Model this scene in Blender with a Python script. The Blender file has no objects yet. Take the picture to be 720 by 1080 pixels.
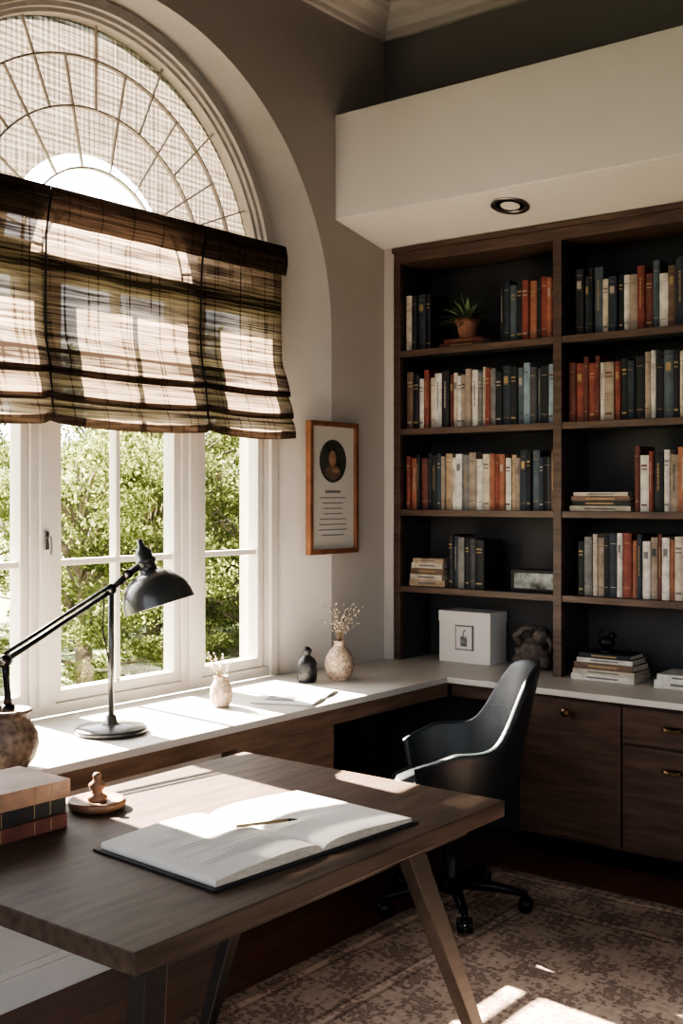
import bpy, bmesh, math, random
from mathutils import Vector, Matrix
random.seed(7)
PI=math.pi
scene=bpy.context.scene

# ------------------------------------------------------------ materials
_mc={}
def pm(name,col,rough=.5,metal=0.0,var=.12,scale=6,bump=0.0,bscale=60,stretch=(1,1,1),spec=None,coat=0):
    if name in _mc: return _mc[name]
    m=bpy.data.materials.new(name); m.use_nodes=True
    nt=m.node_tree; N=nt.nodes; L=nt.links
    b=N['Principled BSDF']
    b.inputs['Roughness'].default_value=rough; b.inputs['Metallic'].default_value=metal
    if spec is not None: b.inputs['Specular IOR Level'].default_value=spec
    if coat: b.inputs['Coat Weight'].default_value=coat
    tc=N.new('ShaderNodeTexCoord'); mp=N.new('ShaderNodeMapping'); mp.inputs['Scale'].default_value=stretch
    nz=N.new('ShaderNodeTexNoise'); nz.inputs['Scale'].default_value=scale; nz.inputs['Detail'].default_value=5
    cr=N.new('ShaderNodeValToRGB')
    cr.color_ramp.elements[0].position=.3; cr.color_ramp.elements[1].position=.7
    cr.color_ramp.elements[0].color=(*[max(0,c*(1-var)) for c in col],1)
    cr.color_ramp.elements[1].color=(*[min(1,c*(1+var)) for c in col],1)
    L.new(tc.outputs['Object'],mp.inputs[0]); L.new(mp.outputs[0],nz.inputs['Vector'])
    L.new(nz.outputs['Fac'],cr.inputs[0]); L.new(cr.outputs[0],b.inputs['Base Color'])
    if bump:
        n2=N.new('ShaderNodeTexNoise'); n2.inputs['Scale'].default_value=bscale; n2.inputs['Detail'].default_value=3
        bp=N.new('ShaderNodeBump'); bp.inputs['Strength'].default_value=bump; bp.inputs['Distance'].default_value=.01
        L.new(mp.outputs[0],n2.inputs['Vector']); L.new(n2.outputs['Fac'],bp.inputs['Height']); L.new(bp.outputs[0],b.inputs['Normal'])
    _mc[name]=m; return m

WALL=pm('wall_paint',(.49,.45,.41),.85,var=.03,scale=2,bump=.05,bscale=180)
WALLD=pm('wall_paint_shaded',(.31,.295,.28),.85,var=.03,scale=2,bump=.05,bscale=180)  # same wall, with the shade above the bulkhead put into the colour
REVEAL=pm('reveal_plaster',(.58,.545,.505),.8,var=.04,scale=3,bump=.08,bscale=120)
WHITE=pm('white_plaster',(.66,.635,.60),.8,var=.03,scale=2,bump=.04,bscale=160)
TRIM=pm('trim_white_paint',(.56,.53,.49),.5,var=.03)
CROWN=pm('crown_paint',(.72,.685,.64),.5,var=.03)
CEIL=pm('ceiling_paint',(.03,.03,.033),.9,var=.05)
COUNTER=pm('counter_white_stone',(.55,.515,.47),.35,var=.05,scale=9)
WOOD=pm('walnut_dark',(.082,.050,.038),.42,var=.35,scale=5,stretch=(1,1,9),bump=.05,bscale=30)
WOODH=pm('walnut_horizontal',(.100,.062,.047),.42,var=.3,scale=5,stretch=(1,9,9),bump=.05,bscale=30)
FASC=pm('counter_fascia_wood',(.18,.112,.077),.5,var=.3,scale=4,stretch=(9,1,9))
SLATE=pm('slate_panel',(.045,.045,.048),.6,var=.15,scale=3)
BRONZE=pm('bronze',(.16,.10,.06),.35,.9,var=.15)
BLACKM=pm('black_metal',(.020,.020,.022),.38,.7,var=.15,scale=20)
GREYM=pm('grey_lamp_enamel',(.065,.068,.067),.3,.35,var=.12,scale=12,coat=.3)
STEEL=pm('steel',(.35,.34,.33),.3,1,var=.1)
PAPER=pm('paper',(.66,.635,.595),.8,var=.03,scale=20)
PAGES=pm('page_block',(.50,.44,.36),.85,var=.2,scale=40,stretch=(1,1,8))
INK=pm('ink',(.18,.17,.17),.8,var=.1)
DESK=pm('desk_wood',(.088,.060,.045),.50,var=.34,scale=4,stretch=(9,1,9),bump=.04,bscale=40,spec=.25)
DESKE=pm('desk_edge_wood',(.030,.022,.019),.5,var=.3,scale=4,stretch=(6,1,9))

def floormat():
    m=bpy.data.materials.new('floor_planks'); m.use_nodes=True
    nt=m.node_tree;N=nt.nodes;L=nt.links;b=N['Principled BSDF']
    tc=N.new('ShaderNodeTexCoord'); mp=N.new('ShaderNodeMapping'); mp.inputs['Rotation'].default_value=(0,0,PI/2)
    br=N.new('ShaderNodeTexBrick'); br.inputs['Scale'].default_value=1
    br.inputs['Brick Width'].default_value=1.4; br.inputs['Row Height'].default_value=.12; br.inputs['Mortar Size'].default_value=.002
    br.inputs['Color1'].default_value=(.21,.095,.054,1); br.inputs['Color2'].default_value=(.15,.065,.04,1); br.inputs['Mortar'].default_value=(.02,.01,.008,1)
    nz=N.new('ShaderNodeTexNoise'); nz.inputs['Scale'].default_value=6; nz.inputs['Detail'].default_value=6
    mp2=N.new('ShaderNodeMapping'); mp2.inputs['Scale'].default_value=(12,1,1)
    mx=N.new('ShaderNodeMix'); mx.data_type='RGBA'; mx.blend_type='MULTIPLY'; mx.inputs[0].default_value=.6
    L.new(tc.outputs['Object'],mp.inputs[0]);L.new(mp.outputs[0],br.inputs['Vector'])
    L.new(tc.outputs['Object'],mp2.inputs[0]);L.new(mp2.outputs[0],nz.inputs['Vector'])
    L.new(br.outputs['Color'],mx.inputs[6]);L.new(nz.outputs['Color'],mx.inputs[7]);L.new(mx.outputs[2],b.inputs['Base Color'])
    b.inputs['Roughness'].default_value=.35
    return m
def rugmat():
    m=bpy.data.materials.new('rug_pattern'); m.use_nodes=True
    nt=m.node_tree;N=nt.nodes;L=nt.links;b=N['Principled BSDF']; b.inputs['Roughness'].default_value=1
    b.inputs['Specular IOR Level'].default_value=.05
    tc=N.new('ShaderNodeTexCoord')
    def M_(o,a,b_=None,c=None):
        q=N.new('ShaderNodeMath'); q.operation=o
        for i,x in enumerate((a,b_,c)):
            if x is None: continue
            if isinstance(x,(int,float)): q.inputs[i].default_value=x
            else: L.new(x,q.inputs[i])
        return q.outputs[0]
    sep=N.new('ShaderNodeSeparateXYZ'); L.new(tc.outputs['Object'],sep.inputs[0]); X,Y=sep.outputs[0],sep.outputs[1]
    nz=N.new('ShaderNodeTexNoise'); nz.inputs['Scale'].default_value=11; nz.inputs['Detail'].default_value=5; L.new(tc.outputs['Object'],nz.inputs['Vector'])
    wx=M_('MULTIPLY_ADD',nz.outputs['Fac'],.13,X); wy=M_('MULTIPLY_ADD',nz.outputs['Fac'],-.13,Y)
    s1=M_('MULTIPLY',M_('SINE',M_('MULTIPLY',wx,21)),M_('SINE',M_('MULTIPLY',wy,21)))
    s2=M_('SINE',M_('MULTIPLY',M_('ADD',wx,wy),80)); s3=M_('SINE',M_('MULTIPLY',M_('SUBTRACT',wx,wy),60))
    s=M_('ADD',M_('MULTIPLY',s1,.6),M_('MULTIPLY',M_('MULTIPLY',s2,s3),.5))
    v=N.new('ShaderNodeTexVoronoi'); v.inputs['Scale'].default_value=55; L.new(tc.outputs['Object'],v.inputs['Vector'])
    n3=N.new('ShaderNodeTexNoise'); n3.inputs['Scale'].default_value=70; n3.inputs['Detail'].default_value=4; L.new(tc.outputs['Object'],n3.inputs['Vector'])
    f=M_('ADD',M_('MULTIPLY_ADD',s,.24,.28),M_('ADD',M_('MULTIPLY',v.outputs['Distance'],.35),M_('MULTIPLY',n3.outputs['Fac'],.34)))
    dx=M_('MINIMUM',M_('SUBTRACT',X,.99),M_('SUBTRACT',3.9,X)); dy=M_('MINIMUM',M_('SUBTRACT',Y,.5),M_('SUBTRACT',4.3,Y)); dd=M_('MINIMUM',dx,dy)
    cr=N.new('ShaderNodeValToRGB'); e=cr.color_ramp.elements
    e[0].position=.25; e[0].color=(.145,.105,.09,1); e[1].position=.85; e[1].color=(.44,.345,.28,1)
    x=e.new(.45); x.color=(.30,.225,.19,1); x=e.new(.53); x.color=(.17,.12,.108,1); x=e.new(.62); x.color=(.37,.285,.235,1)
    L.new(f,cr.inputs[0])
    cb=N.new('ShaderNodeValToRGB'); cb.color_ramp.interpolation='CONSTANT'; e=cb.color_ramp.elements
    e[0].position=0; e[0].color=(.55,.55,.55,1); e[1].position=.05; e[1].color=(1.2,1.15,1.1,1)
    for p,c in ((.075,.5),(.09,.85),(.30,.5),(.315,1.2),(.345,.55),(.36,1.0)):
        q=e.new(p); q.color=(c,c,c,1)
    L.new(dd,cb.inputs[0])
    mx=N.new('ShaderNodeMix'); mx.data_type='RGBA'; mx.blend_type='MULTIPLY'; mx.inputs[0].default_value=.7
    L.new(cr.outputs[0],mx.inputs[6]);L.new(cb.outputs[0],mx.inputs[7]);L.new(mx.outputs[2],b.inputs['Base Color'])
    n2=N.new('ShaderNodeTexNoise'); n2.inputs['Scale'].default_value=260
    bp=N.new('ShaderNodeBump'); bp.inputs['Strength'].default_value=.5; bp.inputs['Distance'].default_value=.004
    L.new(tc.outputs['Object'],n2.inputs['Vector']);L.new(n2.outputs['Fac'],bp.inputs['Height']);L.new(bp.outputs[0],b.inputs['Normal'])
    return m
def glassmat():
    m=bpy.data.materials.new('window_glass'); m.use_nodes=True
    nt=m.node_tree;N=nt.nodes;L=nt.links;N.remove(N['Principled BSDF'])
    t=N.new('ShaderNodeBsdfTransparent'); g=N.new('ShaderNodeBsdfGlossy'); g.inputs['Roughness'].default_value=.02
    nz=N.new('ShaderNodeTexNoise'); nz.inputs['Scale'].default_value=2
    mr=N.new('ShaderNodeMapRange'); mr.inputs[3].default_value=.03; mr.inputs[4].default_value=.06
    mx=N.new('ShaderNodeMixShader'); L.new(nz.outputs['Fac'],mr.inputs[0]); L.new(mr.outputs[0],mx.inputs[0])
    L.new(t.outputs[0],mx.inputs[1]);L.new(g.outputs[0],mx.inputs[2]);L.new(mx.outputs[0],N['Material Output'].inputs[0])
    return m
def fabricmat(name,c_light,c_dark,trans_lo,trans_hi,transl=.5,hs=110,vs=45,plaid=True,cross=False):
    """woven shade: object coords, Y across, Z down"""
    m=bpy.data.materials.new(name); m.use_nodes=True
    nt=m.node_tree;N=nt.nodes;L=nt.links;N.remove(N['Principled BSDF'])
    tc=N.new('ShaderNodeTexCoord')
    def nzs(scale,det=2,off=(0,0,0)):
        mp=N.new('ShaderNodeMapping'); mp.inputs['Scale'].default_value=scale; mp.inputs['Location'].default_value=off
        n=N.new('ShaderNodeTexNoise'); n.inputs['Scale'].default_value=1; n.inputs['Detail'].default_value=det
        L.new(tc.outputs['Object'],mp.inputs[0]); L.new(mp.outputs[0],n.inputs['Vector']); return n.outputs['Fac']
    def ramp(s,a,b_):
        r=N.new('ShaderNodeMapRange'); r.clamp=True; r.inputs[1].default_value=a; r.inputs[2].default_value=b_; L.new(s,r.inputs[0]); return r.outputs[0]
    def op(o,a,b_,cl=True):
        q=N.new('ShaderNodeMath'); q.operation=o; q.use_clamp=cl
        for i,x in enumerate((a,b_)):
            if isinstance(x,(int,float)): q.inputs[i].default_value=x
            else: L.new(x,q.inputs[i])
        return q.outputs[0]
    h=ramp(nzs((0,3,hs)),.40,.58)
    v=ramp(nzs((0,vs,2)),.60,.66) if not cross else ramp(nzs((0,vs,3)),.42,.60)
    dark=op('ADD',op('MULTIPLY',h,.55 if not cross else .40),op('MULTIPLY',v,.32))
    if plaid:
        sep=N.new('ShaderNodeSeparateXYZ'); L.new(tc.outputs['Object'],sep.inputs[0])
        def bandf(s,period,w,ph):
            a=op('FRACT',op('ADD',op('DIVIDE',s,period,False),ph,False),0,False)
            d=op('ABSOLUTE',op('SUBTRACT',a,.5,False),0,False)
            return op('LESS_THAN',d,w/period/2)
        zb=bandf(sep.outputs[2],.105,.012,.1); zb2=bandf(sep.outputs[2],.345,.06,.35); yb_=bandf(sep.outputs[1],.162,.007,.3)
        rb=ramp(nzs((0,0,23),1),.50,.58)
        dark=op('ADD',dark,op('MULTIPLY',zb,.35)); dark=op('ADD',dark,op('MULTIPLY',zb2,.45)); dark=op('ADD',dark,op('MULTIPLY',yb_,.34)); dark=op('ADD',dark,op('MULTIPLY',rb,.34))
    if cross:
        sep=N.new('ShaderNodeSeparateXYZ'); L.new(tc.outputs['Object'],sep.inputs[0])
        for c_,ph in ((sep.outputs[1],250),(sep.outputs[2],250)):
            w=op('SINE',op('MULTIPLY',c_,ph,False),0,False); dark=op('ADD',dark,op('MULTIPLY',op('GREATER_THAN',w,.25),.35))
    mx=N.new('ShaderNodeMix'); mx.data_type='RGBA'; mx.inputs[6].default_value=(*c_light,1); mx.inputs[7].default_value=(*c_dark,1); L.new(dark,mx.inputs[0])
    d=N.new('ShaderNodeBsdfDiffuse'); t=N.new('ShaderNodeBsdfTranslucent'); tr=N.new('ShaderNodeBsdfTransparent')
    L.new(mx.outputs[2],d.inputs[0]);L.new(mx.outputs[2],t.inputs[0])
    s1=N.new('ShaderNodeMixShader'); s1.inputs[0].default_value=transl; L.new(d.outputs[0],s1.inputs[1]);L.new(t.outputs[0],s1.inputs[2])
    f=N.new('ShaderNodeMapRange'); f.inputs[3].default_value=trans_hi; f.inputs[4].default_value=trans_lo; L.new(dark,f.inputs[0])
    s2=N.new('ShaderNodeMixShader'); L.new(f.outputs[0],s2.inputs[0]);L.new(s1.outputs[0],s2.inputs[1]);L.new(tr.outputs[0],s2.inputs[2])
    L.new(s2.outputs[0],N['Material Output'].inputs[0])
    return m
def leafmat(name,col):
    m=bpy.data.materials.new(name); m.use_nodes=True
    nt=m.node_tree;N=nt.nodes;L=nt.links;N.remove(N['Principled BSDF'])
    tc=N.new('ShaderNodeTexCoord'); nz=N.new('ShaderNodeTexNoise'); nz.inputs['Scale'].default_value=2.5; nz.inputs['Detail'].default_value=4
    cr=N.new('ShaderNodeValToRGB'); e=cr.color_ramp.elements; e[0].position=.3;e[1].position=.7
    e[0].color=(*[c*.6 for c in col],1); e[1].color=(*[min(1,c*1.4) for c in col],1)
    L.new(tc.outputs['Object'],nz.inputs['Vector']);L.new(nz.outputs['Fac'],cr.inputs[0])
    d=N.new('ShaderNodeBsdfDiffuse'); t=N.new('ShaderNodeBsdfTranslucent'); s=N.new('ShaderNodeMixShader'); s.inputs[0].default_value=.5
    L.new(cr.outputs[0],d.inputs[0]);L.new(cr.outputs[0],t.inputs[0]);L.new(d.outputs[0],s.inputs[1]);L.new(t.outputs[0],s.inputs[2])
    L.new(s.outputs[0],N['Material Output'].inputs[0]); return m
GLASS=glassmat()

# ------------------------------------------------------------ mesh builder
class MB:
    def __init__(s): s.v=[];s.f=[];s.m=[];s.s=[];s.mats=[]
    def mi(s,mat):
        if mat not in s.mats: s.mats.append(mat)
        return s.mats.index(mat)
    def add(s,vs,fs,mat,smooth=False,M=None):
        o=len(s.v); k=s.mi(mat)
        for p in vs:
            p=Vector(p); s.v.append(tuple(M@p) if M else tuple(p))
        for f in fs:
            s.f.append([i+o for i in f]); s.m.append(k); s.s.append(smooth)
    def box(s,lo,hi,mat,M=None):
        x0,y0,z0=lo;x1,y1,z1=hi
        vs=[(x0,y0,z0),(x1,y0,z0),(x1,y1,z0),(x0,y1,z0),(x0,y0,z1),(x1,y0,z1),(x1,y1,z1),(x0,y1,z1)]
        s.add(vs,[(0,3,2,1),(4,5,6,7),(0,1,5,4),(1,2,6,5),(2,3,7,6),(3,0,4,7)],mat,M=M)
    def hexa(s,vs,mat,M=None):
        s.add(vs,[(0,3,2,1),(4,5,6,7),(0,1,5,4),(1,2,6,5),(2,3,7,6),(3,0,4,7)],mat,M=M)
    def lathe(s,prof,mat,M=None,seg=32,smooth=True,cap=True):
        vs=[];fs=[]
        for r,z in prof:
            for i in range(seg):
                a=2*PI*i/seg; vs.append((r*math.cos(a),r*math.sin(a),z))
        for j in range(len(prof)-1):
            for i in range(seg):
                k=(i+1)%seg; fs.append((j*seg+i,j*seg+k,(j+1)*seg+k,(j+1)*seg+i))
        s.add(vs,fs,mat,smooth,M)
        if cap:
            n=len(prof)-1
            s.add([vs[i] for i in range(seg)],[tuple(reversed(range(seg)))],mat,False,M)
            s.add([vs[n*seg+i] for i in range(seg)],[tuple(range(seg))],mat,False,M)
    def tube(s,pts,r,mat,seg=10,M=None,smooth=True):
        pts=[Vector(p) for p in pts]; n=len(pts)
        rs=r if isinstance(r,(list,tuple)) else [r]*n
        vs=[];fs=[];up=None
        for i,p in enumerate(pts):
            t=(pts[min(i+1,n-1)]-pts[max(i-1,0)]).normalized()
            if up is None:
                up=Vector((0,0,1)) if abs(t.z)<.9 else Vector((1,0,0))
            a=(up-t*up.dot(t)).normalized(); b=t.cross(a); up=a
            for k in range(seg):
                an=2*PI*k/seg; vs.append(p+(a*math.cos(an)+b*math.sin(an))*rs[i])
        for j in range(n-1):
            for i in range(seg):
                k=(i+1)%seg; fs.append((j*seg+i,j*seg+k,(j+1)*seg+k,(j+1)*seg+i))
        fs.append(tuple(reversed(range(seg)))); fs.append(tuple((n-1)*seg+i for i in range(seg)))
        s.add(vs,fs,mat,smooth,M)
    def sph(s,c,r,mat,sc=(1,1,1),seg=16,rings=10,M=None,fn=None):
        vs=[];fs=[]
        for j in range(rings+1):
            th=PI*j/rings
            for i in range(seg):
                a=2*PI*i/seg
                d=Vector((math.sin(th)*math.cos(a),math.sin(th)*math.sin(a),math.cos(th)))
                k=fn(d) if fn else 1
                vs.append((c[0]+r*sc[0]*d.x*k,c[1]+r*sc[1]*d.y*k,c[2]+r*sc[2]*d.z*k))
        for j in range(rings):
            for i in range(seg):
                k=(i+1)%seg; fs.append((j*seg+i,(j+1)*seg+i,(j+1)*seg+k,j*seg+k))
        s.add(vs,fs,mat,True,M)
    def prism(s,poly,z0,z1,mat,M=None,smooth=False):
        n=len(poly)
        vs=[(x,y,z0) for x,y in poly]+[(x,y,z1) for x,y in poly]
        fs=[tuple(reversed(range(n))),tuple(range(n,2*n))]+[(i,(i+1)%n,n+(i+1)%n,n+i) for i in range(n)]
        s.add(vs,fs,mat,smooth,M)
    def grid(s,fn,nu,nv,mat,smooth=True,M=None,closeu=False):
        vs=[fn(i/nu,j/nv) for j in range(nv+1) for i in range(nu+1)]
        fs=[(j*(nu+1)+i,j*(nu+1)+i+1,(j+1)*(nu+1)+i+1,(j+1)*(nu+1)+i) for j in range(nv) for i in range(nu)]
        s.add(vs,fs,mat,smooth,M)
    def build(s,name,parent=None,bevel=0,recalc=True,weld=False,solid=0,sub=0):
        me=bpy.data.meshes.new(name); me.from_pydata([tuple(v) for v in s.v],[],s.f)
        for m in s.mats: me.materials.append(m)
        me.polygons.foreach_set('material_index',s.m); me.polygons.foreach_set('use_smooth',s.s)
        if recalc or weld:
            bm=bmesh.new(); bm.from_mesh(me)
            if weld: bmesh.ops.remove_doubles(bm,verts=bm.verts,dist=1e-5)
            if recalc: bmesh.ops.recalc_face_normals(bm,faces=bm.faces)
            bm.to_mesh(me); bm.free()
        me.update()
        o=bpy.data.objects.new(name,me); scene.collection.objects.link(o)
        if parent: o.parent=parent
        if solid:
            q=o.modifiers.new('Solidify','SOLIDIFY'); q.thickness=solid; q.offset=0
        if sub:
            q=o.modifiers.new('Sub','SUBSURF'); q.levels=sub; q.render_levels=sub
        if bevel:
            q=o.modifiers.new('Bevel','BEVEL'); q.width=bevel; q.segments=2; q.limit_method='ANGLE'; q.angle_limit=math.radians(50)
        return o
def empty(name,loc=(0,0,0),rz=0):
    e=bpy.data.objects.new(name,None); e.empty_display_size=.1; e.location=loc; e.rotation_euler=(0,0,rz); scene.collection.objects.link(e); return e
def T(x,y,z,rz=0): return Matrix.Translation((x,y,z))@Matrix.Rotation(rz,4,'Z')
def align(p,direction):
    return Matrix.Translation(p)@Vector(direction).to_track_quat('Z','Y').to_matrix().to_4x4()

# ------------------------------------------------------------ room shell
ZC=4.1; XR=5.6; YN=-2.2; YB=4.85
YC=3.15                      # wall arch centre
YF=3.06                      # window centre
def arch_pts(r,zs,z0,yc,n=48):
    p=[(yc-r,z0)]
    for i in range(n+1):
        a=PI-PI*i/n; p.append((yc+r*math.cos(a),zs+r*math.sin(a)))
    p.append((yc+r,z0)); return p
RW,ZSW=1.26,2.38; RF,ZSF=1.035,2.55; XF=-.10
m=MB()
def sheet(x,r,zs,zb,yc,mat):
    m.add([(x,YN,0),(x,yc-r,0),(x,yc-r,ZC),(x,YN,ZC)],[(0,1,2,3)],mat)
    m.add([(x,yc+r,0),(x,5.2,0),(x,5.2,ZC),(x,yc+r,ZC)],[(0,1,2,3)],mat)
    m.add([(x,yc-r,0),(x,yc+r,0),(x,yc+r,zb),(x,yc-r,zb)],[(0,1,2,3)],mat)
    a=arch_pts(r,zs,zb,yc)[1:-1]
    for i in range(len(a)-1):
        m.add([(x,a[i][0],a[i][1]),(x,a[i+1][0],a[i+1][1]),(x,a[i+1][0],ZC),(x,a[i][0],ZC)],[(0,1,2,3)],mat)
sheet(0,RW,ZSW,.72,YC,WALL); sheet(-.32,RF,ZSF,.72,YF,WHITE)
A=arch_pts(RW,ZSW,.72,YC); B=arch_pts(RF,ZSF,.72,YF)
for (xa,P,xb,Q) in ((0,A,XF,B),(XF,B,-.32,B)):
    for i in range(len(P)-1):
        m.add([(xa,*P[i]),(xa,*P[i+1]),(xb,*Q[i+1]),(xb,*Q[i])],[(0,1,2,3)],REVEAL,smooth=True)
    m.add([(xa,*P[0]),(xa,*P[-1]),(xb,*Q[-1]),(xb,*Q[0])],[(0,1,2,3)],REVEAL)
m.build('wall_left',recalc=False)
m=MB()
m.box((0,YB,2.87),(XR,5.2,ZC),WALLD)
m.box((0,YB,0),(.06,5.2,2.87),WALL); m.box((2.81,YB,0),(XR,5.2,2.87),WALL)
m.box((.06,5.16,0),(2.81,5.2,2.87),WALL)
m.build('wall_back')
m=MB(); m.box((XR,2.4,0),(XR+.1,5.2,ZC),WALL); m.box((XR,YN,0),(XR+.1,2.4,.9),WALL); m.box((XR,YN,2.9),(XR+.1,2.4,ZC),WALL); m.box((XR,YN,.9),(XR+.1,-.4,2.9),WALL)  # unseen wall added to control the fill light, opening cut to let it in
m.build('wall_right')
m=MB(); m.box((-.32,YN,-.1),(XR+.1,5.2,0),floormat()); m.build('floor')
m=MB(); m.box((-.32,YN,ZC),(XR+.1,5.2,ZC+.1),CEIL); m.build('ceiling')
m=MB()
prof=[(4.436,2.955),(4.436,3.47),(YB,3.47),(YB,2.87)]
vs=[(x,y,z) for x in (0.001,XR) for y,z in prof]
m.add(vs,[(0,1,2,3),(7,6,5,4),(0,4,5,1),(1,5,6,2),(2,6,7,3),(3,7,4,0)],WHITE)
m.build('wall_bulkhead',bevel=.004)
cp=[(0,0),(.025,0),(.03,.025),(.05,.035),(.075,.075),(.115,.10),(.12,.12),(.14,.125),(.14,.15),(0,.15)]
m=MB(); z0=ZC-.15
n=len(cp)
vs=[(a,y,z0+b) for y in (YN,YB) for a,b in cp]
m.add(vs,[tuple(range(n)),tuple(range(n,2*n))]+[(i,(i+1)%n,n+(i+1)%n,n+i) for i in range(n)],CROWN); m.build('trim_1')
m=MB(); vs=[(x,YB-a,z0+b) for x in (0,XR) for a,b in cp]
m.add(vs,[tuple(range(n)),tuple(range(n,2*n))]+[(i,(i+1)%n,n+(i+1)%n,n+i) for i in range(n)],CROWN); m.build('trim_2')
m=MB(); m.box((0.001,YN,0),(.50,3.12,.685),WHITE); m.build('wall_knee')
m=MB(); m.box((.50,YN,0),(.515,3.12,.10),CROWN); m.box((.50,YN,.10),(.509,3.12,.125),CROWN); m.build('baseboard_left',bevel=.003)

# ------------------------------------------------------------ window
wroot=empty('window_1')
m=MB()
def arch_band(r0,zs,r1,x0,x1,zb,mat,legs=True):
    P=arch_pts(r0,zs,zb,YF); Q=arch_pts(r1,zs,zb,YF)
    if not legs: P=P[1:-1];Q=Q[1:-1]
    for i in range(len(P)-1):
        m.hexa([(x0,*P[i]),(x1,*P[i]),(x1,*Q[i]),(x0,*Q[i]),(x0,*P[i+1]),(x1,*P[i+1]),(x1,*Q[i+1]),(x0,*Q[i+1])],mat)
arch_band(1.037,ZSF,.992,-.20,-.075,.75,TRIM)
arch_band(.995,ZSF,.972,-.20,-.095,.78,TRIM)
arch_band(.975,ZSF,.955,-.19,-.115,.80,TRIM)
m.box((-.20,YF-.995,.75),(-.085,YF+.995,.795),TRIM)
for y0,y1 in ((3.485,3.605),(2.695,2.815)):
    m.box((-.20,y0,.79),(-.085,y1,2.5),TRIM)
    m.box((-.20,y0+.035,.79),(-.070,y1-.035,2.5),TRIM)
m.box((-.20,YF-.96,2.46),(-.08,YF+.96,2.56),TRIM)
def sash(y0,y1,cols):
    z0,z1=.795,2.47; w=.035
    for a,b in ((y0,y0+w),(y1-w,y1)): m.box((-.165,a,z0),(-.10,b,z1),TRIM)
    for a,b in ((z0,z0+.045),(z1-w,z1)): m.box((-.165,y0+w,a),(-.10,y1-w,b),TRIM)
    for zz in (1.335,2.06): m.box((-.155,y0+w,zz-.012),(-.115,y1-w,zz+.012),TRIM)
    for c in range(1,cols):
        yy=y0+(y1-y0)*c/cols; m.box((-.156,yy-.011,z0+.045),(-.114,yy+.011,z1-w),TRIM)
sash(3.605,YF+.96,1); sash(2.815,3.485,2); sash(YF-.96,2.695,1)
FAN=pm('fanlight_lead',(.40,.37,.33),.6,var=.1)
for rr in (.36,.60,.80):
    arch_band(rr+.004,2.56,rr-.004,-.155,-.135,2.56,FAN,legs=False)
for k in range(1,16):
    a=PI*k/16; r0=.36 if k%2 else .60; M=Matrix.Translation((0,YF,2.56))@Matrix.Rotation(a-PI/2,4,'X')
    m.box((-.152,-.003,r0),(-.138,.003,.95 if k%2==0 else .80),FAN,M)
m.build('frame',wroot,bevel=.002)
m=MB(); P=arch_pts(.96,ZSF,.80,YF)
m.add([(-.14,*p) for p in P],[tuple(range(len(P)))],GLASS); m.build('glass',wroot,recalc=False)
m=MB()
for y in (2.755,):
    m.box((-.072,y-.010,1.39),(-.062,y+.010,1.46),STEEL); m.tube([(-.062,y,1.44),(-.045,y,1.44),(-.04,y,1.37)],.006,STEEL)
m.build('handles',wroot,bevel=.002)

SHEER=fabricmat('sheer_woven',(.15,.13,.108),(.042,.034,.028),.0,.06,.45,hs=120,vs=110,plaid=False,cross=True)
m=MB(); n=48
def sh(u,v):
    a=PI*u; r=.42+(.965-.42)*v; return (-.172,YF-r*math.cos(a),2.56+r*math.sin(a))
m.grid(sh,n,6,SHEER); m.build('arch_shade',recalc=False)

BL=fabricmat('blind_woven',(.24,.185,.14),(.028,.020,.016),.0,.07,.5,hs=120,vs=38)
BLH=fabricmat('blind_woven_band',(.105,.075,.058),(.026,.019,.015),.0,.01,.4,hs=150,vs=42)
broot=empty('roman_blind')
ya,yb=2.02,4.035; seams=(2.693,3.505)
def pucker(y):
    return sum(math.exp(-((y-s)/.022)**2) for s in seams)
prof=[(-.015,2.72),(.0,2.70),(.003,2.55),(.002,2.40),(.004,2.28),(.010,2.20),(.030,2.14),(.042,2.09),(.036,2.055),(.020,2.065),(.014,2.085),(.030,2.06),(.050,2.015),(.056,1.98),(.048,1.955),(.028,1.97),(.022,1.99),(.040,1.965),(.062,1.925),(.066,1.89),(.054,1.868)]
def sm(prof,n=3):
    out=[]
    for i in range(len(prof)-1):
        for k in range(n):
            t=k/n; p0=prof[max(i-1,0)];p1=prof[i];p2=prof[i+1];p3=prof[min(i+2,len(prof)-1)]
            out.append(tuple(.5*((2*p1[j])+(-p0[j]+p2[j])*t+(2*p0[j]-5*p1[j]+4*p2[j]-p3[j])*t*t+(-p0[j]+3*p1[j]-3*p2[j]+p3[j])*t**3) for j in (0,1)))
    out.append(prof[-1]); return out
ps=sm(prof)
def sag(y,low):
    e=[ya]+list(seams)+[yb+.03]
    for a,b in zip(e[:-1],e[1:]):
        if a<=y<=b:
            t=(y-a)/(b-a); return -low*.016*math.sin(PI*t)
    return 0
def bl(u,v):
    y=ya+(yb-ya)*u; x,z=ps[min(int(round(v*(len(ps)-1))),len(ps)-1)]
    pk=pucker(y); low=max(0,(2.22-z)/.35)
    yo=(y-YC)*.03*low
    x=x-.014*pk*(1 if z<2.68 else 0)+.0025*math.sin(y*38+z*3)*(1 if z<2.6 else 0)
    z=z+low*.010*pk+sag(y,low)
    return (x,y+yo,z)
mm=MB(); mm.grid(bl,150,len(ps)-1,BL); mm.build('fabric',broot,recalc=False)
mm=MB()
def vl(u,v):
    y=ya-.01+(yb-ya+.02)*u; z=2.752-.135*v
    return (.018+.012*math.sin(v*PI)+.003*math.sin(y*30)-.010*pucker(y)*v,y,z+.006*pucker(y)*v)
mm.grid(vl,120,10,BLH); 
def vt(u,v):
    y=ya-.01+(yb-ya+.02)*u; return (-.03+.048*v,y,2.754)
mm.grid(vt,2,2,BLH)
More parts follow.
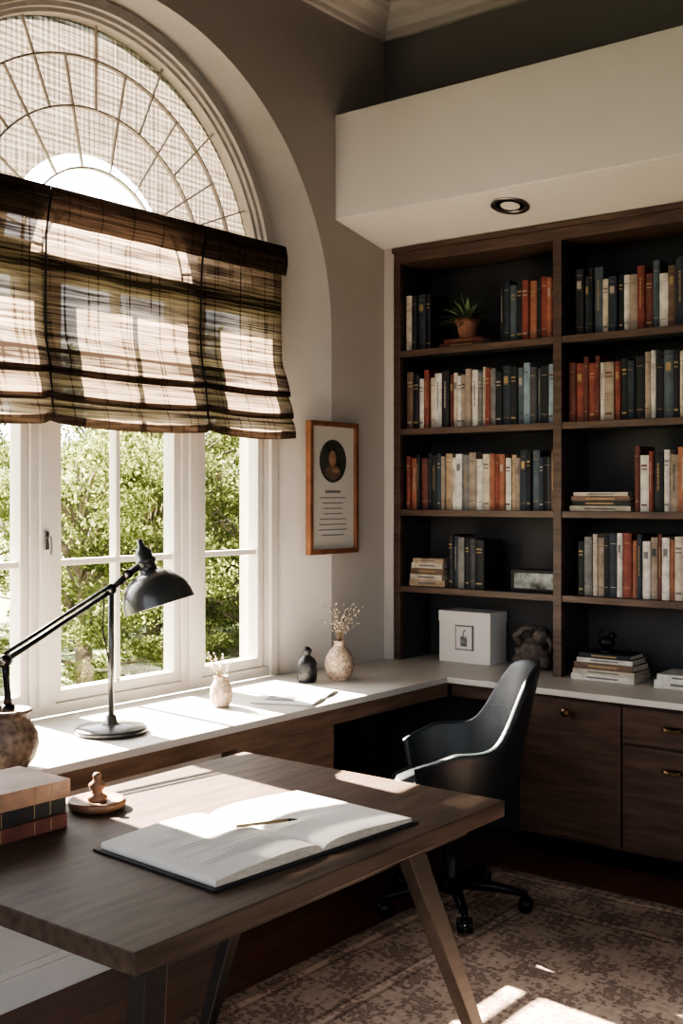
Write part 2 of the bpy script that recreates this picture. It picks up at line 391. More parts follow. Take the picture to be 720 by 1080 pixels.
for zz,x,hh in ((1.875,.061,.034),(1.962,.053,.026),(2.062,.040,.026)):
    def hem(u,v,zz=zz,x=x,hh=hh):
        y=ya+(yb-ya)*u; low=max(0,(2.22-zz)/.35); return (x+.007-.014*pucker(y),y+(y-YC)*.03*low,zz+hh*(v-.3)+low*.010*pucker(y)+sag(y,low))
    mm.grid(hem,120,2,BLH)
mm.build('valance',broot,recalc=False)
mm=MB()
for s in seams:
    mm.tube([(.045,s,2.74),(.012,s,2.58),(.004,s,2.3),(.012,s,2.18),(.035,s,2.08),(.045,s,1.98),(.058,s,1.88)],.004,BLACKM,6)
mm.tube([(-.01,ya,2.735),(-.01,yb,2.735)],.013,BLACKM,8)
mm.build('cords',broot)

# ------------------------------------------------------------ counter
m=MB()
poly=[(-.075,YF-1.03),(.0,YC-RW),(0.001,-.5),(.595,-.5),(.595,4.53),(2.81,4.53),(2.81,5.14),(.062,5.14),(.062,YB-.001),(0.001,YB-.001),(.001,YC+RW),(-.075,YF+1.03)]
m.prism(poly,.722,.75,COUNTER)
m.build('window_counter_top',bevel=.003)
m=MB()
m.box((.555,-.5,.655),(.58,4.56,.7215),FASC)
m.box((.502,3.12,0),(.58,3.70,.655),FASC)
m.box((0.002,3.70,0),(.012,4.84,.72),SLATE)  # this sheet and the next: knee-space shade built as dark panels
m.box((.015,4.80,0),(.95,4.84,.72),SLATE)
m.box((.012,3.68,0),(.50,3.70,.72),WOOD)
m.build('counter_base_panel',bevel=.002)

m=MB()
m.box((.955,4.62,0),(2.80,5.13,.10),BLACKM)
m.box((.955,4.572,.09),(2.80,5.13,.7215),WOOD)
m.box((.59,4.572,.655),(.955,4.60,.7215),WOODH)
def door(x0,x1,z0,z1,knobs):
    m.box((x0,4.552,z0),(x1,4.572,z1),WOOD)
    for kx,kz in knobs:
        M=Matrix.Translation((kx,4.552,kz))@Matrix.Rotation(PI/2,4,'X')
        m.lathe([(.014,0),(.010,.004),(.007,.012),(.016,.018),(.020,.024),(.018,.031),(.008,.034)],BRONZE,M,20)
def drawer(x0,x1,z0,z1,kz):
    m.box((x0,4.552,z0),(x1,4.572,z1),WOOD); kx=(x0+x1)/2
    M=Matrix.Translation((kx,4.552,kz))
    def cup(u,v):
        a=PI*u; b=PI/2*v; return (.042*math.cos(a),-.024*math.sin(a)*math.cos(b),.016*math.sin(b))
    m.grid(cup,16,6,BRONZE,M=M); m.tube([(.045,0,0),(.03,-.018,0),(0,-.026,0),(-.03,-.018,0),(-.045,0,0)],.004,BRONZE,8,M=M)
door(.965,1.447,.11,.705,[(1.20,.655)])
drawer(1.457,1.895,.555,.705,.63); drawer(1.457,1.895,.11,.545,.455)
door(1.905,2.345,.11,.705,[(2.13,.655)]); door(2.355,2.79,.11,.705,[(2.57,.655)])
m.build('base_cabinet',bevel=.003)

# ------------------------------------------------------------ bookcase
m=MB()
SH=[2.342,1.94,1.525,1.133]
yf=YB-.002; bk=5.15
for x0,x1 in ((.062,.102),(.976,1.02),(1.894,1.938),(2.768,2.808)):
    m.box((x0,yf,.7505),(x1,yf+.03,2.79),WOOD); m.box((x0+.006,yf+.03,.7505),(x1-.006,bk,2.79),SLATE)
m.box((.064,bk-.01,.7505),(2.806,bk+.008,2.79),SLATE)
m.box((.062,yf,2.79),(2.808,bk,2.868),WOODH)
m.box((.062,yf-.02,2.845),(2.808,yf,2.87),WOODH)
for a,b in ((.102,.976),(1.02,1.894),(1.938,2.768)):
    for z in SH:
        m.box((a,yf+.004,z-.032),(b,yf+.03,z),WOODH); m.box((a,yf+.03,z-.030),(b,bk-.01,z),SLATE)
m.build('bookcase',bevel=.002)

# ------------------------------------------------------------ books
C={'k':(.018,.020,.023),'n':(.030,.040,.055),'t':(.045,.070,.078),'r':(.225,.062,.046),'o':(.30,.125,.078),'m':(.135,.046,.038),
   'c':(.47,.41,.33),'w':(.56,.53,.48),'g':(.18,.175,.17),'b':(.15,.095,.068),'s':(.078,.10,.12),'l':(.22,.29,.33),'y':(.38,.28,.19),'d':(.065,.065,.07),'e':(.30,.24,.19)}
BM={k:pm('book_cloth_'+k,v,.6,var=.25,scale=25,bump=.05,bscale=300) for k,v in C.items()}
GOLD=pm('gilt',(.33,.24,.13),.5,.4,var=.1); LAB=pm('label_cream',(.34,.30,.25),.7,var=.1)
def one_book(m,x0,w,h,dep,z,yfr,key,M=None):
    c=BM[key]; t=.003
    m.box((x0,yfr+.004,z),(x0+t,yfr+dep,z+h),c,M); m.box((x0+w-t,yfr+.004,z),(x0+w,yfr+dep,z+h),c,M)
    k=5; pts=[(x0+w*i/k, yfr+.004-.006*math.sin(PI*i/k)) for i in range(k+1)]
    vs=[(a,b,z) for a,b in pts]+[(a,b,z+h) for a,b in pts]
    fs=[(i,i+1,k+2+i,k+1+i) for i in range(k)]
    m.add(vs,fs,c,True,M); m.add([(x0,yfr+.006,z),(x0+w,yfr+.006,z),(x0+w,yfr+.006,z+h),(x0,yfr+.006,z+h)],[(0,1,2,3)],c,False,M)
    m.add([(a,b,z+h) for a,b in pts],[tuple(range(k+1))],c,False,M)
    m.box((x0+t,yfr+.006,z+.004),(x0+w-t,yfr+dep-.004,z+h-.005),PAGES,M)
    lab=random.choice([INK,INK,BM['m'],BM['d']]) if key in 'cwlye' else random.choice([GOLD,LAB,GOLD])
    yy=yfr-.0028; cx=x0+w/2; st=random.random()
    def band(f0,f1,k=.32): m.box((cx-w*k,yy,z+h*f0),(cx+w*k,yy+.003,z+h*f1),lab,M)
    if st<.35: band(.84,.85); band(.15,.16)
    elif st<.6: band(.80,.83); band(.74,.76); band(.10,.13)
    elif st<.8:
        f=.35
        while f<.80:
            g=random.uniform(.012,.035); band(f,f+g,.10); f+=g+.012
    else: band(.90,.905); band(.70,.82,.26); band(.68,.685); band(.12,.125)
def shelf_row(x0,x1,z,seq,hmin=.24,hmax=.30,yfr=4.895):
    m=MB(); x=x0; n=len(seq); base=(x1-x0)/n
    ws=[base*random.uniform(.6,1.4) for _ in seq]; k=(x1-x0)/sum(ws)
    for q,w in zip(seq,ws):
        w*=k; one_book(m,x+.0006,w-.0012,random.uniform(hmin,hmax),random.uniform(.16,.20),z+.0005,yfr+random.uniform(-.006,.012),q); x+=w
    return m.build('shelf_books')
def stack(name,cx,cy,z,items,rz=0):
    m=MB(); zz=z+.0005
    for (L_,W_,t,key,r) in items:
        M=T(cx,cy,zz,rz+r); c=BM[key]; b=.003
        m.box((-L_/2,-W_/2,0),(L_/2,W_/2,b),c,M); m.box((-L_/2,-W_/2,t-b),(L_/2,W_/2,t),c,M)
        m.box((-L_/2,-W_/2,b),(L_/2,-W_/2+.004,t-b),c,M)
        m.box((-L_/2+.004,-W_/2+.004,b),(L_/2-.004,W_/2-.004,t-b),PAGES,M)
        m.box((-L_/4,-W_/2-.0008,t*.35),(L_/4,-W_/2,t*.65),INK if key in 'cwly' else GOLD,M)
        zz+=t+.0004
    return m.build(name),zz
shelf_row(.108,.25,SH[0],'cknk',.27,.30)
shelf_row(.66,.968,SH[0],'knskrokror',.25,.30)
shelf_row(.108,.970,SH[1],'bkwrcwkmcweewgcrgknksldskl',.25,.30)
shelf_row(.106,.965,SH[2],'rokmnkteywwgewcorowyenksnkdb',.25,.29)
shelf_row(.36,.575,SH[3],'kngkdk',.24,.27)
stack('stacked_books',.235,4.965,SH[3],[(.21,.15,.032,'y',.05),(.20,.15,.028,'c',-.04),(.20,.14,.030,'b',.03),(.19,.14,.028,'c',.0),(.18,.13,.022,'y',.06)])
shelf_row(1.065,1.885,SH[0],'knkscnkwermswbnwcrkonsk',.24,.31)
shelf_row(1.030,1.885,SH[1],'mrmrmwerknkewkskckoscknwk',.26,.31)
shelf_row(1.36,1.885,SH[2],'mwrkweogkwsnewkm',.25,.30)
shelf_row(1.08,1.885,SH[3],'kgceknwronwemwockwentbwrk',.25,.31)
stack('stacked_books',1.19,4.975,SH[2],[(.30,.17,.024,'c',.02),(.28,.16,.022,'k',-.03),(.29,.16,.022,'b',.02),(.27,.15,.018,'c',0)])
shelf_row(1.95,2.6,SH[0],'knrwckntmwsknw',.24,.30); shelf_row(1.95,2.75,SH[1],'wkcrnmwkskscknwk',.24,.30)
shelf_row(2.05,2.75,SH[2],'mwkwgkwsnwkmcb',.24,.30); shelf_row(1.95,2.5,SH[3],'kgcwnrwmwck',.24,.30)
_,zp=stack('stacked_books',.435,4.985,SH[0],[(.26,.16,.024,'m',0),(.22,.14,.020,'r',.05)])
_,zs1=stack('stacked_books',1.22,4.955,.75,[(.31,.20,.026,'w',.0),(.30,.19,.022,'c',.03),(.29,.18,.030,'b',-.02),(.27,.17,.020,'w',.04),(.25,.16,.022,'k',0)])
_,zs2=stack('stacked_books',1.62,4.95,.75,[(.30,.20,.035,'w',.0),(.28,.19,.025,'w',.04)])

# ------------------------------------------------------------ shelf objects
TERRA=pm('terracotta',(.22,.10,.07),.7,var=.2,scale=30); LEAFP=pm('plant_leaf',(.16,.21,.11),.5,var=.4,scale=30)
SOIL=pm('soil',(.04,.03,.02),.9)
root=empty('potted_plant',(.44,4.965,zp+.0005))
m=MB(); m.lathe([(.044,0),(.056,.05),(.060,.078),(.068,.079),(.068,.097),(.058,.097),(.054,.084),(.01,.084)],TERRA,seg=28); m.lathe([(.0,.083),(.054,.084)],SOIL,cap=False); m.build('pot',root)
m=MB()
for k in range(150):
    a=random.uniform(0,2*PI); l=random.uniform(.09,.17); el=random.uniform(.25,1.35)
    if math.sin(a)>.2: l*=.72
    w=random.uniform(.006,.011); pts=[]
    for i in range(6):
        t=i/5; r=l*t*math.cos(el)*(1+.2*t); z=.08+l*t*math.sin(el)-.07*t*t*math.cos(el); pts.append((r,z,w*math.sin(PI*min(1,t*.85+.12))))
    vs=[];
    for r,z,ww in pts:
        ca,sa=math.cos(a),math.sin(a); vs+= [(r*ca-ww*sa,r*sa+ww*ca,z),(r*ca+ww*sa,r*sa-ww*ca,z)]
    m.add(vs,[(2*i,2*i+1,2*i+3,2*i+2) for i in range(5)],LEAFP,True)
m.build('leaves',root,recalc=False)

m=MB(); M=T(.84,4.97,SH[3]+.0005,0)
m.box((-.13,-.05,0),(.13,.05,.105),BLACKM,M); 
SIL=pm('silver_print',(.22,.23,.23),.5,var=.9,scale=22); m.box((-.11,-.053,.015),(.11,-.05,.09),SIL,M); m.box((-.118,-.0515,.009),(.118,-.05,.096),BLACKM,M)
m.build('display_box',bevel=.003)
m=MB(); M=T(.42,5.04,.7505)
m.box((-.15,-.08,0),(.15,.08,.255),WHITE,M); m.box((-.153,-.083,.205),(.153,.083,.259),WHITE,M)
m.box((-.05,-.088,.065),(.055,-.08,.190),INK,M); m.box((-.044,-.0895,.071),(.049,-.088,.184),PAPER,M); m.box((-.018,-.0905,.085),(.022,-.0895,.135),SIL,M)
m.tube([(0,-.0905,.135),(0,-.0905,.16),(.015,-.0905,.168)],.003,INK,6,M=M)
m.build('white_storage_box',bevel=.004)
STONE=pm('carved_stone',(.095,.075,.062),.6,var=.5,scale=30,bump=.6,bscale=50)
m=MB(); M=T(.80,4.975,.7515,.3)
def lump(d): return 1+.10*math.sin(d.x*7+1)*math.cos(d.z*6)+.07*math.sin(d.y*9+d.z*5)
m.sph((0,0,.082),.080,STONE,(1.05,.72,1.0),24,16,M,lump)
m.sph((.045,-.015,.165),.046,STONE,(1,.8,1.05),20,14,M,lump)
m.sph((-.055,.0,.045),.045,STONE,(1,.9,.95),18,12,M,lump); m.sph((.060,-.01,.042),.040,STONE,(.9,.9,.98),18,12,M,lump)
m.tube([(-.05,-.02,.12),(-.075,-.03,.165),(-.035,-.03,.205),(.02,-.02,.20)],[.026,.022,.018,.014],STONE,12,M)
m.tube([(.075,-.02,.165),(.098,-.03,.13),(.092,-.04,.09)],[.018,.014,.009],STONE,10,M)
m.build('stone_animal_figurine')
m=MB(); M=T(1.20,4.95,zs1+.0005)@Matrix.Scale(1.25,4)
m.lathe([(.03,0),(.03,.008),(.012,.014)],BLACKM,M,20); m.sph((0,0,.035),.024,BLACKM,(1.3,.8,.9),M=M); m.sph((.022,0,.062),.014,BLACKM,M=M)
m.tube([(-.02,0,.035),(-.035,0,.05),(-.03,0,.075),(-.012,0,.085)],[.008,.006,.005,.003],BLACKM,8,M=M); m.tube([(.022,0,.06),(.04,0,.058)],[.006,.002],BLACKM,8,M=M)
m.tube([(.012,0,.04),(.022,0,.062)],.009,BLACKM,8,M=M)
m.build('bird_figurine')
m=MB(); M=T(1.60,4.94,zs2+.0005)
m.lathe([(.03,0),(.03,.01),(.01,.012)],BRONZE,M,20)
for k in range(5):
    a=k*1.256+.4; m.tube([(0,0,.01),(.02*math.cos(a),.02*math.sin(a),.05),(.04*math.cos(a),.04*math.sin(a),.085),(.02*math.cos(a+.5),.02*math.sin(a+.5),.115)],[.007,.006,.005,.003],BRONZE,8,M=M)
m.build('bronze_ornament')

m=MB(); M=Matrix.Translation((.89,4.60,2.9214))@Matrix.Rotation(-math.atan(.085/.414),4,'X')
m.lathe([(.088,-.002),(.088,-.007),(.070,-.008),(.062,.001)],STEEL,M,32,cap=False); m.lathe([(.0,-.001),(.066,-.002)],BLACKM,M,32,cap=False)
m.lathe([(.0,-.004),(.045,-.004)],PAPER,M,24,cap=False)
m.build('recessed_downlight',recalc=False)

# ------------------------------------------------------------ framed picture
FR=pm('frame_wood_orange',(.20,.085,.045),.4,var=.3,scale=10)
root=empty('framed_picture')
m=MB(); y0,y1,z0,z1=4.208,4.588,1.313,1.957; w=.024
for lo,hi in (((.002,y0,z0),(.034,y0+w,z1)),((.002,y1-w,z0),(.034,y1,z1)),((.002,y0+w,z0),(.034,y1-w,z0+w)),((.002,y0+w,z1-w),(.034,y1-w,z1))): m.box(lo,hi,FR)
m.build('frame',root,bevel=.003)
MATB=pm('mat_board',(.54,.51,.46),.8,var=.04); POR=pm('portrait_ground',(.045,.05,.04),.7,var=.5,scale=18); SKIN=pm('portrait_face',(.33,.19,.12),.7,var=.3,scale=40)
m=MB(); m.box((.003,y0+w,z0+w),(.018,y1-w,z1-w),MATB)
def disc(r,h,mat,dy=0,dz=0,sy=1,sz=1,x=0):
    vs=[(.018+x,4.398+dy+r*sy*math.cos(2*PI*i/32),1.765+dz+r*sz*math.sin(2*PI*i/32)) for i in range(32)]
    m.add(vs,[tuple(range(32))],mat)
disc(.105,0,POR,x=.001); disc(.036,0,SKIN,-.005,.012,.8,1.1,x=.0016); disc(.05,0,BM['b'],0,-.055,1.2,.7,x=.0013); disc(.022,0,SKIN,.02,-.045,1.2,.6,x=.0017)
for k in range(9):
    z=1.61-k*.026; L_=random.uniform(.07,.11) if k else .06
    m.box((.0182,4.398-L_,z),(.0188,4.398+L_,z+(.005 if k else .012)),INK)
m.build('print',root,recalc=False)

# ------------------------------------------------------------ desk
root=empty('writing_desk')
m=MB(); m.box((.915,1.44,.705),(1.903,2.80,.75),DESK); m.build('top',root,bevel=.004)
m=MB()
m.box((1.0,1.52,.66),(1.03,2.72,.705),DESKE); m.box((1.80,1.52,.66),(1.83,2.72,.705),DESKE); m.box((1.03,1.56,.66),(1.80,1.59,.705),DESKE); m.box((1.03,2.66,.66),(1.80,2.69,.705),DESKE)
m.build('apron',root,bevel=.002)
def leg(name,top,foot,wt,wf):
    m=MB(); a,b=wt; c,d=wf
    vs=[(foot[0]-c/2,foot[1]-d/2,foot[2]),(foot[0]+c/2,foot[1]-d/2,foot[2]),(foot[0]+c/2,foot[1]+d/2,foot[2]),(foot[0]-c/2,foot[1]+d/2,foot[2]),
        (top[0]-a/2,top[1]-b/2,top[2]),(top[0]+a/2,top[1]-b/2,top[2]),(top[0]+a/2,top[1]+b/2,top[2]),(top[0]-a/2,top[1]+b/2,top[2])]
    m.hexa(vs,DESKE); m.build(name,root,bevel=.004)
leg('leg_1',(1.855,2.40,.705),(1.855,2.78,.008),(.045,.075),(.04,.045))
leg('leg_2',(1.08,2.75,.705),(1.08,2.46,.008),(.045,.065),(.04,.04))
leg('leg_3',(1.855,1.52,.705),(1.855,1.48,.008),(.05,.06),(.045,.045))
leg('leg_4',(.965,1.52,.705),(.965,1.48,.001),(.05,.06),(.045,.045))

root=empty('open_book',(1.60,2.13,.7505),math.radians(-4))
m=MB(); Lx=.205
m.box((-Lx-.012,-.352,0),(Lx+.012,-.004,.005),BM['k']); m.box((-Lx-.012,.004,0),(Lx+.012,.352,.005),BM['k']); m.box((-Lx-.012,-.006,0),(Lx+.012,.006,.004),BM['k'])
m.build('cover',root,bevel=.001)
def pz(s): return .006+.021*(math.sin(PI*(s**.45)*.86))
m=MB()
for sg in (-1,1):
    k=24; top=[(sg*.335*i/k,pz(i/k)+(.004 if sg<0 else 0)) for i in range(k+1)]
    poly=[(sg*.001,.0052)]+top+[(sg*.338,.0052)]
    nn=len(poly); vs=[(-Lx,a,b) for a,b in poly]+[(Lx,a,b) for a,b in poly]
    m.add(vs,[tuple(range(nn)),tuple(range(nn,2*nn))],PAGES)
    m.add(vs,[(i,(i+1)%nn,nn+(i+1)%nn,nn+i) for i in range(nn)],PAPER,True)
m.build('pages',root)
m=MB()
TXT=pm('faded_print',(.46,.44,.41),.8,var=.1)
for k in range(22):
    xx=-.16+k*.0145; s0=.2; s1=random.choice([.85,.85,.85,.6])
    if k in (0,1,7,8,9,15,20,21): continue
    def tx(u,v,xx=xx,s1=s1):
        s=s0+(s1-s0)*u; return (xx+.004*v,-.335*s,pz(s)+.004+.0007)
    m.grid(tx,12,1,TXT)
m.build('text',root,recalc=False)
m=MB(); m.tube([(-.02,-.07,.036),(.035,.055,.036)],.004,GOLD,8); m.tube([(.035,.055,.036),(.045,.078,.035)],[.004,.001],BLACKM,8)
m.build('pen',root)

BM['desk_tan']=pm('book_tan_leather',(.34,.19,.125),.5,var=.25,scale=20)
m=MB()
zz=.7505
for (x0,x1,y0,y1,t,key,r) in ((.935,1.150,1.58,1.885,.036,'m',.0),(.935,1.145,1.58,1.885,.040,'k',.04),(.93,1.15,1.58,1.895,.045,'desk_tan',-.02)):
    c=BM[key]; cx,cy=(x0+x1)/2,(y0+y1)/2; a,b=(x1-x0)/2,(y1-y0)/2; M=T(cx,cy,zz,r)
    m.box((-a,-b,0),(a,b,.004),c,M); m.box((-a,-b,t-.004),(a,b,t),c,M); m.box((a-.005,-b,.004),(a,b,t-.004),c,M); m.box((-a+.005,-b+.005,.004),(a-.005,b-.005,t-.004),PAGES,M)
    for q in (-.09,-.05,.05,.10): m.box((a,q,.003),(a+.001,q+.003,t-.003),GOLD,M)
    zz+=t+.0005
m.build('desk_book_stack',bevel=.0015)

DW=pm('turned_wood',(.20,.11,.07),.45,var=.3,scale=14)
m=MB(); M=T(1.075,2.045,.7505)
m.lathe([(.060,0),(.074,.006),(.078,.016),(.076,.024),(.072,.027),(.062,.024),(.03,.022),(.001,.022)],DW,M,40)
m.lathe([(.026,.022),(.028,.032),(.016,.040),(.014,.048),(.022,.058),(.023,.066),(.012,.075),(.010,.082),(.013,.088),(.008,.096),(.001,.098)],DW,M,24)
m.build('wooden_ornament_dish')

# ------------------------------------------------------------ lamp with ceramic jar
CER=pm('speckled_brown_ceramic',(.16,.115,.085),.55,var=.55,scale=45,bump=.3,bscale=70)
root=empty('task_lamp')
J=(.505,2.17,.7505)
m=MB(); m.lathe([(.055,0),(.082,.035),(.094,.075),(.090,.11),(.070,.145),(.058,.158),(.060,.168),(.072,.176),(.074,.184),(.062,.186),(.05,.165),(.02,.16)],CER,T(*J),40); m.build('ceramic_jar')
m=MB(); b=(.336,2.727,.7505)
m.lathe([(.120,0),(.129,.006),(.129,.016),(.122,.022),(.05,.030),(.022,.036),(.018,.06),(.010,.066),(.009,.12)],GREYM,T(*b),48)
m.tube([(b[0],b[1],.80),(b[0],b[1],1.262)],.0105,GREYM,14)
m.build('base_and_post',root)
m=MB()
jt=Vector((.508,2.156,1.087)); pv=Vector((.336,2.727,1.262)); nk=Vector((.392,2.758,1.318))
m.tube([jt,pv+Vector((0,0,-.006))],.0085,BLACKM,12); m.tube([jt+Vector((0,0,.022)),pv+Vector((0,0,.016))],.006,BLACKM,10)
m.tube([pv,nk],.012,BLACKM,12)
for p,r in ((jt,.020),(pv,.019),(nk,.016)):
    d=Vector((.617,-.787,0))
    m.tube([p-d*.018,p+d*.018],r,BLACKM,18)
    m.tube([p+d*.018,p+d*.026],r*.5,STEEL,12)
m.tube([jt+Vector((0,0,-.01)),jt+Vector((-.004,.006,-.05)),jt+Vector((-.004,.012,-.10)),Vector((.505,2.17,.925))],[.013,.010,.010,.016],BLACKM,12)
m.tube([Vector((.505,2.17,.912)),Vector((.505,2.17,.95))],.020,BLACKM,16)
m.tube([nk+Vector((0,0,-.01)),Vector((.33,2.70,1.24)),Vector((.322,2.70,1.12)),Vector((.335,2.715,1.02)),Vector((.336,2.727,.96))],.0028,BLACKM,6)
m.build('arm',root)
m=MB()
rc=Vector((.479,2.827,1.205)); R_=Vector((.787,.617,0)); ax=(R_*-.30+Vector((0,0,.95))+Vector((-.617,.787,0))*.05).normalized()
M=align(rc,ax)
m.lathe([(.130,0),(.129,.004),(.126,.030),(.115,.064),(.096,.094),(.070,.114),(.044,.123),(.034,.128),(.032,.130),(.030,.155),(.036,.158),(.036,.172),(.030,.176),(.030,.200),(.022,.212),(.012,.222),(.010,.246),(.001,.248)],GREYM,M,48,cap=False)
m.lathe([(.127,.001),(.122,.028),(.111,.060),(.093,.088),(.066,.108),(.02,.114)],PAPER,M,48,cap=False)
m.lathe([(.130,0),(.127,.001)],GREYM,M,48,cap=False)
BULB=pm('bulb_glass',(.75,.73,.68),.3,var=.03); m.sph((0,0,.055),.028,BULB,(1,1,1.3),M=M)
m.tube([nk,M@Vector((0,0,.165))],.012,BLACKM,12)
m.build('shade',root,recalc=False)

# ------------------------------------------------------------ vases and bottle
SP=pm('speckled_cream_ceramic',(.40,.31,.24),.55,var=.5,scale=70,bump=.2,bscale=90)
STEM=pm('dried_stem',(.22,.17,.12),.8,var=.2); FLW=pm('dried_flower',(.55,.48,.40),.8,var=.2)
def sprigs(m,n,h0,h1,spread,base):
    for k in range(n):
        a=random.uniform(0,2*PI); h=random.uniform(h0,h1); s=spread*random.uniform(.3,1)
        p=[(0,0,base),(s*.3*math.cos(a),s*.3*math.sin(a),base+h*.5),(s*math.cos(a),s*math.sin(a),base+h)]
        m.tube(p,.0013,STEM,5)
        for q in range(6):
            t=.45+.55*q/5; c=Vector(p[1]).lerp(Vector(p[2]),max(0,(t-.5)*2)); c+=Vector((random.uniform(-.010,.010),random.uniform(-.010,.010),random.uniform(-.004,.008)))
            m.sph(c,random.uniform(.0025,.0045),FLW,seg=6,rings=4)
root=empty('bud_vase',(.287,3.34,.7505)); m=MB()
m.lathe([(.030,0),(.042,.02),(.046,.05),(.042,.080),(.030,.102),(.026,.112),(.030,.122),(.027,.123),(.022,.112),(.02,.09)],SP,seg=32); m.build('vase',root)
m=MB(); sprigs(m,14,.06,.12,.07,.10); m.build('dried_flowers',root)
root=empty('dried_flower_vase',(.25,4.155,.7505)); m=MB()
m.lathe([(.040,0),(.058,.025),(.068,.065),(.064,.100),(.045,.135),(.026,.155),(.023,.168),(.030,.180),(.027,.181),(.020,.168),(.018,.15)],SP,seg=36); m.build('vase',root)
m=MB(); sprigs(m,22,.10,.19,.12,.165); m.build('dried_flowers',root)
BG=pm('black_glazed_ceramic',(.012,.013,.015),.35,var=.4,scale=40,bump=.5,bscale=60)
m=MB(); m.lathe([(.038,0),(.044,.01),(.045,.05),(.044,.088),(.034,.106),(.017,.118),(.016,.132),(.022,.136),(.022,.146),(.018,.149),(.010,.158),(.001,.160)],BG,T(.169,4.02,.7505),32); m.build('black_bottle')
m=MB(); M=T(.39,3.68,.7505,math.radians(22))
for sg in (-1,1):
    def pg(u,v,sg=sg): return (-.13+.26*v,sg*.19*u,.003+.010*math.sin(PI*min(1,u*.9+.05))**.7)
    m.grid(pg,12,1,PAPER,M=M)
    m.box((-.13,min(0,sg*.19),0),(.13,max(0,sg*.19),.003),PAPER,M)
m.box((-.085,-.15,.0128),(.035,-.05,.0136),SIL,M)
m.build('open_magazine',recalc=False)

# ------------------------------------------------------------ office chair
root=empty('office_chair',(1.10,3.78,.0065),math.radians(-140))
LEA=pm('dark_leather',(.015,.020,.024),.40,var=.25,scale=9,bump=.12,bscale=120)
m=MB()
def shell(u,v):
    a=(u-.5)*2*math.radians(128)
    ca,sa=math.cos(a),math.sin(a)
    k=1/(1+math.exp((math.degrees(abs(a))-50)/5.5))
    arm=.655-.06*max(0,(abs(math.degrees(a))-95)/33)
    top=arm+(.95-arm)*k-.02*(abs(a)/.9)**2*k
    zb=.44; z=zb+(top-zb)*v
    e=v**.45
    rx=.20+.075*e; ry=.20+.11*e
    x=-rx*ca-.055*(v**1.5)*k; y=ry*sa*(1-.08*k*v)
    return (x,y,z-.02*(1-v))
m.grid(shell,72,16,LEA); m.build('shell',root,recalc=False,solid=.03,sub=1)
m=MB()
def seat(prof):
    seg=40; vs=[];fs=[]
    for r,z in prof:
        for i in range(seg):
            a=2*PI*i/seg; c,s_=math.cos(a),math.sin(a); e=.75
            vs.append((.02+r*math.copysign(abs(c)**e,c),r*math.copysign(abs(s_)**e,s_)*.98,z))
    for j in range(len(prof)-1):
        for i in range(seg):
            k=(i+1)%seg; fs.append((j*seg+i,j*seg+k,(j+1)*seg+k,(j+1)*seg+i))
    m.add(vs,fs,LEA,True)
seat([(.02,.40),(.17,.402),(.205,.42),(.222,.45),(.218,.485),(.19,.505),(.10,.510),(.001,.508)]); m.build('seat',root)
m=MB()
m.lathe([(.11,.375),(.12,.39),(.10,.402)],BLACKM,None,24); m.lathe([(.030,.09),(.030,.22),(.018,.225),(.018,.385)],BLACKM,None,20)
m.lathe([(.001,.055),(.045,.06),(.052,.08),(.045,.105),(.03,.11)],BLACKM,None,24)
for k in range(5):
    a=2*PI*k/5+.35; c,s_=math.cos(a),math.sin(a)
    m.tube([(.03*c,.03*s_,.09),(.15*c,.15*s_,.088),(.29*c,.29*s_,.068)],[.026,.021,.013],BLACKM,10)
    m.tube([(.285*c,.285*s_,.075),(.285*c,.285*s_,.045)],.009,BLACKM,10)
    d=Vector((-s_,c,0)); p=Vector((.285*c,.285*s_,.028))
    for o_ in (-.017,.017):
        m.tube([p+d*(o_-.009),p+d*(o_+.009)],.028,BLACKM,20)
    m.tube([p-d*.02,p+d*.02],.01,STEEL,8)
m.build('base',root)

m=MB(); m.box((.99,.5,.0003),(3.9,4.30,.006),rugmat()); m.build('patterned_rug')

# ------------------------------------------------------------ garden
GR=pm('grass',(.10,.13,.05),.9,var=.4,scale=3)
m=MB(); m.box((-60,-30,-.9),(-.33,60,-.8),GR); m.build('ground')
BARK=pm('bark',(.17,.14,.11),.9,var=.4,scale=12,bump=.5,bscale=20)
LF=[leafmat('leaf_olive',(.115,.14,.052)),leafmat('leaf_light',(.21,.23,.095))]
def treemesh(seed,h,spread,nb,nl,low):
    rnd=random.Random(seed); m=MB()
    m.tube([(0,0,0),(.05,.02,h*.3),(-.03,.06,h*.6),(.02,0,h*.85)],[.12,.09,.06,.03],BARK,10)
    lv=[[],[]]; lf=[[],[]]
    for b in range(nb):
        a=rnd.uniform(0,2*PI); zz=rnd.uniform(low,1)*h; rad=spread*math.sqrt(rnd.random())*(1.05-.5*abs(zz/h-.45))
        c=Vector((rad*math.cos(a),rad*math.sin(a),zz))
        if rnd.random()<.5: m.tube([(0,0,zz*.7),tuple(c*.5+Vector((0,0,zz*.42))),tuple(c)],[.03,.018,.006],BARK,5)
        br=rnd.uniform(.22,.42)
        for l in range(nl):
            d=Vector((rnd.gauss(0,1),rnd.gauss(0,1),rnd.gauss(0,1))).normalized()*br*rnd.random()**.4
            d.z*=.6; p=c+d; s=rnd.uniform(.022,.045)
            t1=Vector((rnd.gauss(0,1),rnd.gauss(0,1),rnd.gauss(0,1))).normalized(); t2=t1.cross(Vector((rnd.gauss(0,1),rnd.gauss(0,1),rnd.gauss(0,1)))).normalized()
            k=0 if rnd.random()<.6 else 1; o=len(lv[k])
            lv[k]+= [p-t1*s,p+t2*s*.5,p+t1*s,p-t2*s*.5]; lf[k].append((o,o+1,o+2,o+3))
    for k in (0,1): m.add(lv[k],lf[k],LF[k])
    return m
t1=treemesh(1,4.4,1.7,95,250,.10).build('garden_tree',recalc=False)
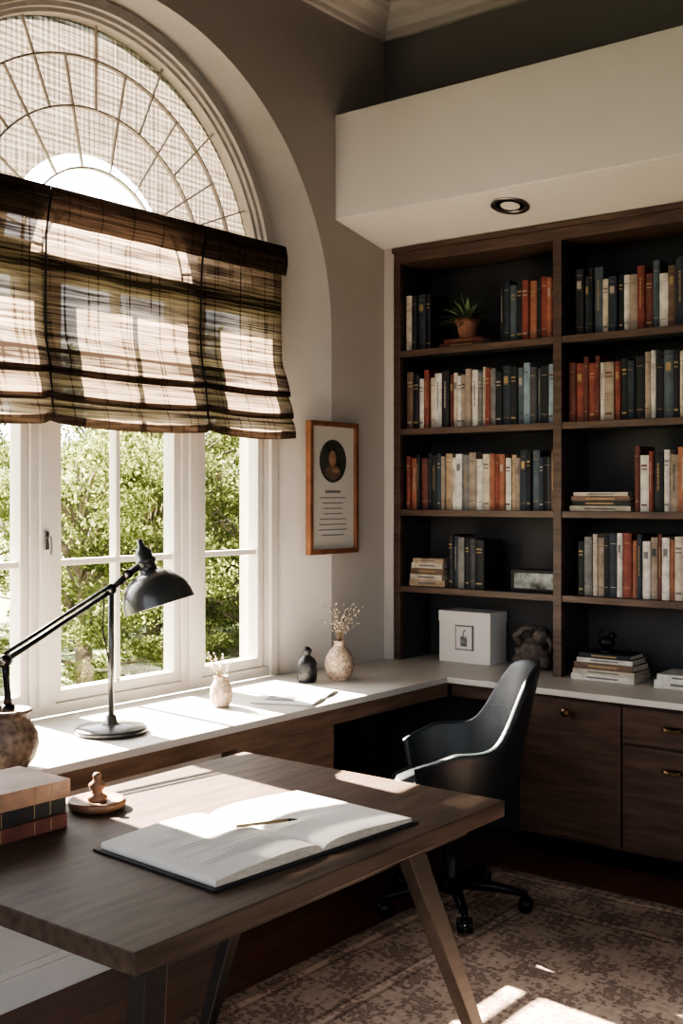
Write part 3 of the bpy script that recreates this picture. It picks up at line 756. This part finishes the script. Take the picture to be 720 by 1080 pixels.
t2=treemesh(2,3.0,1.6,90,250,.05).build('garden_tree',recalc=False)
t1.location=(-9.0,11.5,-.8); t2.location=(-6.8,8.4,-.8)
def inst(src,loc,rz,s):
    o=bpy.data.objects.new('garden_tree',src.data); o.location=loc; o.rotation_euler=(0,0,rz); o.scale=(s,)*3; scene.collection.objects.link(o)
inst(t1,(-12.5,16.5,-.8),1.2,1.25); inst(t2,(-9.0,15.5,-.8),2.2,1.1); inst(t2,(-7.6,12.0,-.8),4.2,.85)
inst(t1,(-15,12.5,-.8),5.0,1.2); inst(t2,(-13,9.5,-.8),2.9,1.0); inst(t2,(-14.0,4.0,-.8),.9,1.1); inst(t1,(-17,19.5,-.8),2.0,1.3)
inst(t1,(-12,8.0,-.8),3.3,1.0); inst(t1,(-13.5,14.5,-.8),.4,1.15); inst(t2,(-10.5,13.4,-.8),1.7,1.2)

# ------------------------------------------------------------ light
w=bpy.data.worlds.new('World'); scene.world=w; w.use_nodes=True
N=w.node_tree.nodes; L=w.node_tree.links; bg=N['Background']
sky=N.new('ShaderNodeTexSky'); sky.sky_type='NISHITA'; sky.sun_disc=False; sky.sun_elevation=math.radians(35); sky.sun_rotation=math.radians(-90); sky.dust_density=3; sky.air_density=.8
hs=N.new('ShaderNodeHueSaturation'); hs.inputs['Saturation'].default_value=.25
L.new(sky.outputs[0],hs.inputs['Color']); L.new(hs.outputs[0],bg.inputs[0]); bg.inputs[1].default_value=.34
SUN=Vector((1,-.10,-.71))
sd=bpy.data.lights.new('sun','SUN'); sd.energy=44; sd.angle=math.radians(.55); sd.color=(1,.88,.72)
so=bpy.data.objects.new('sun',sd); so.rotation_euler=SUN.to_track_quat('-Z','Y').to_euler(); so.location=(-8,4,8); scene.collection.objects.link(so)

cd=bpy.data.cameras.new('camera'); cd.sensor_width=36; cd.sensor_fit='AUTO'; cd.lens=1213/1080*36; cd.shift_y=-18/1080; cd.clip_end=200
co=bpy.data.objects.new('camera',cd); co.location=(3.52,0,1.6); co.rotation_euler=(PI/2,0,math.radians(38.1)); scene.collection.objects.link(co)
scene.camera=co
scene.view_settings.exposure=1.2
try: scene.view_settings.look='AgX - High Contrast'
except Exception as e: print(e)
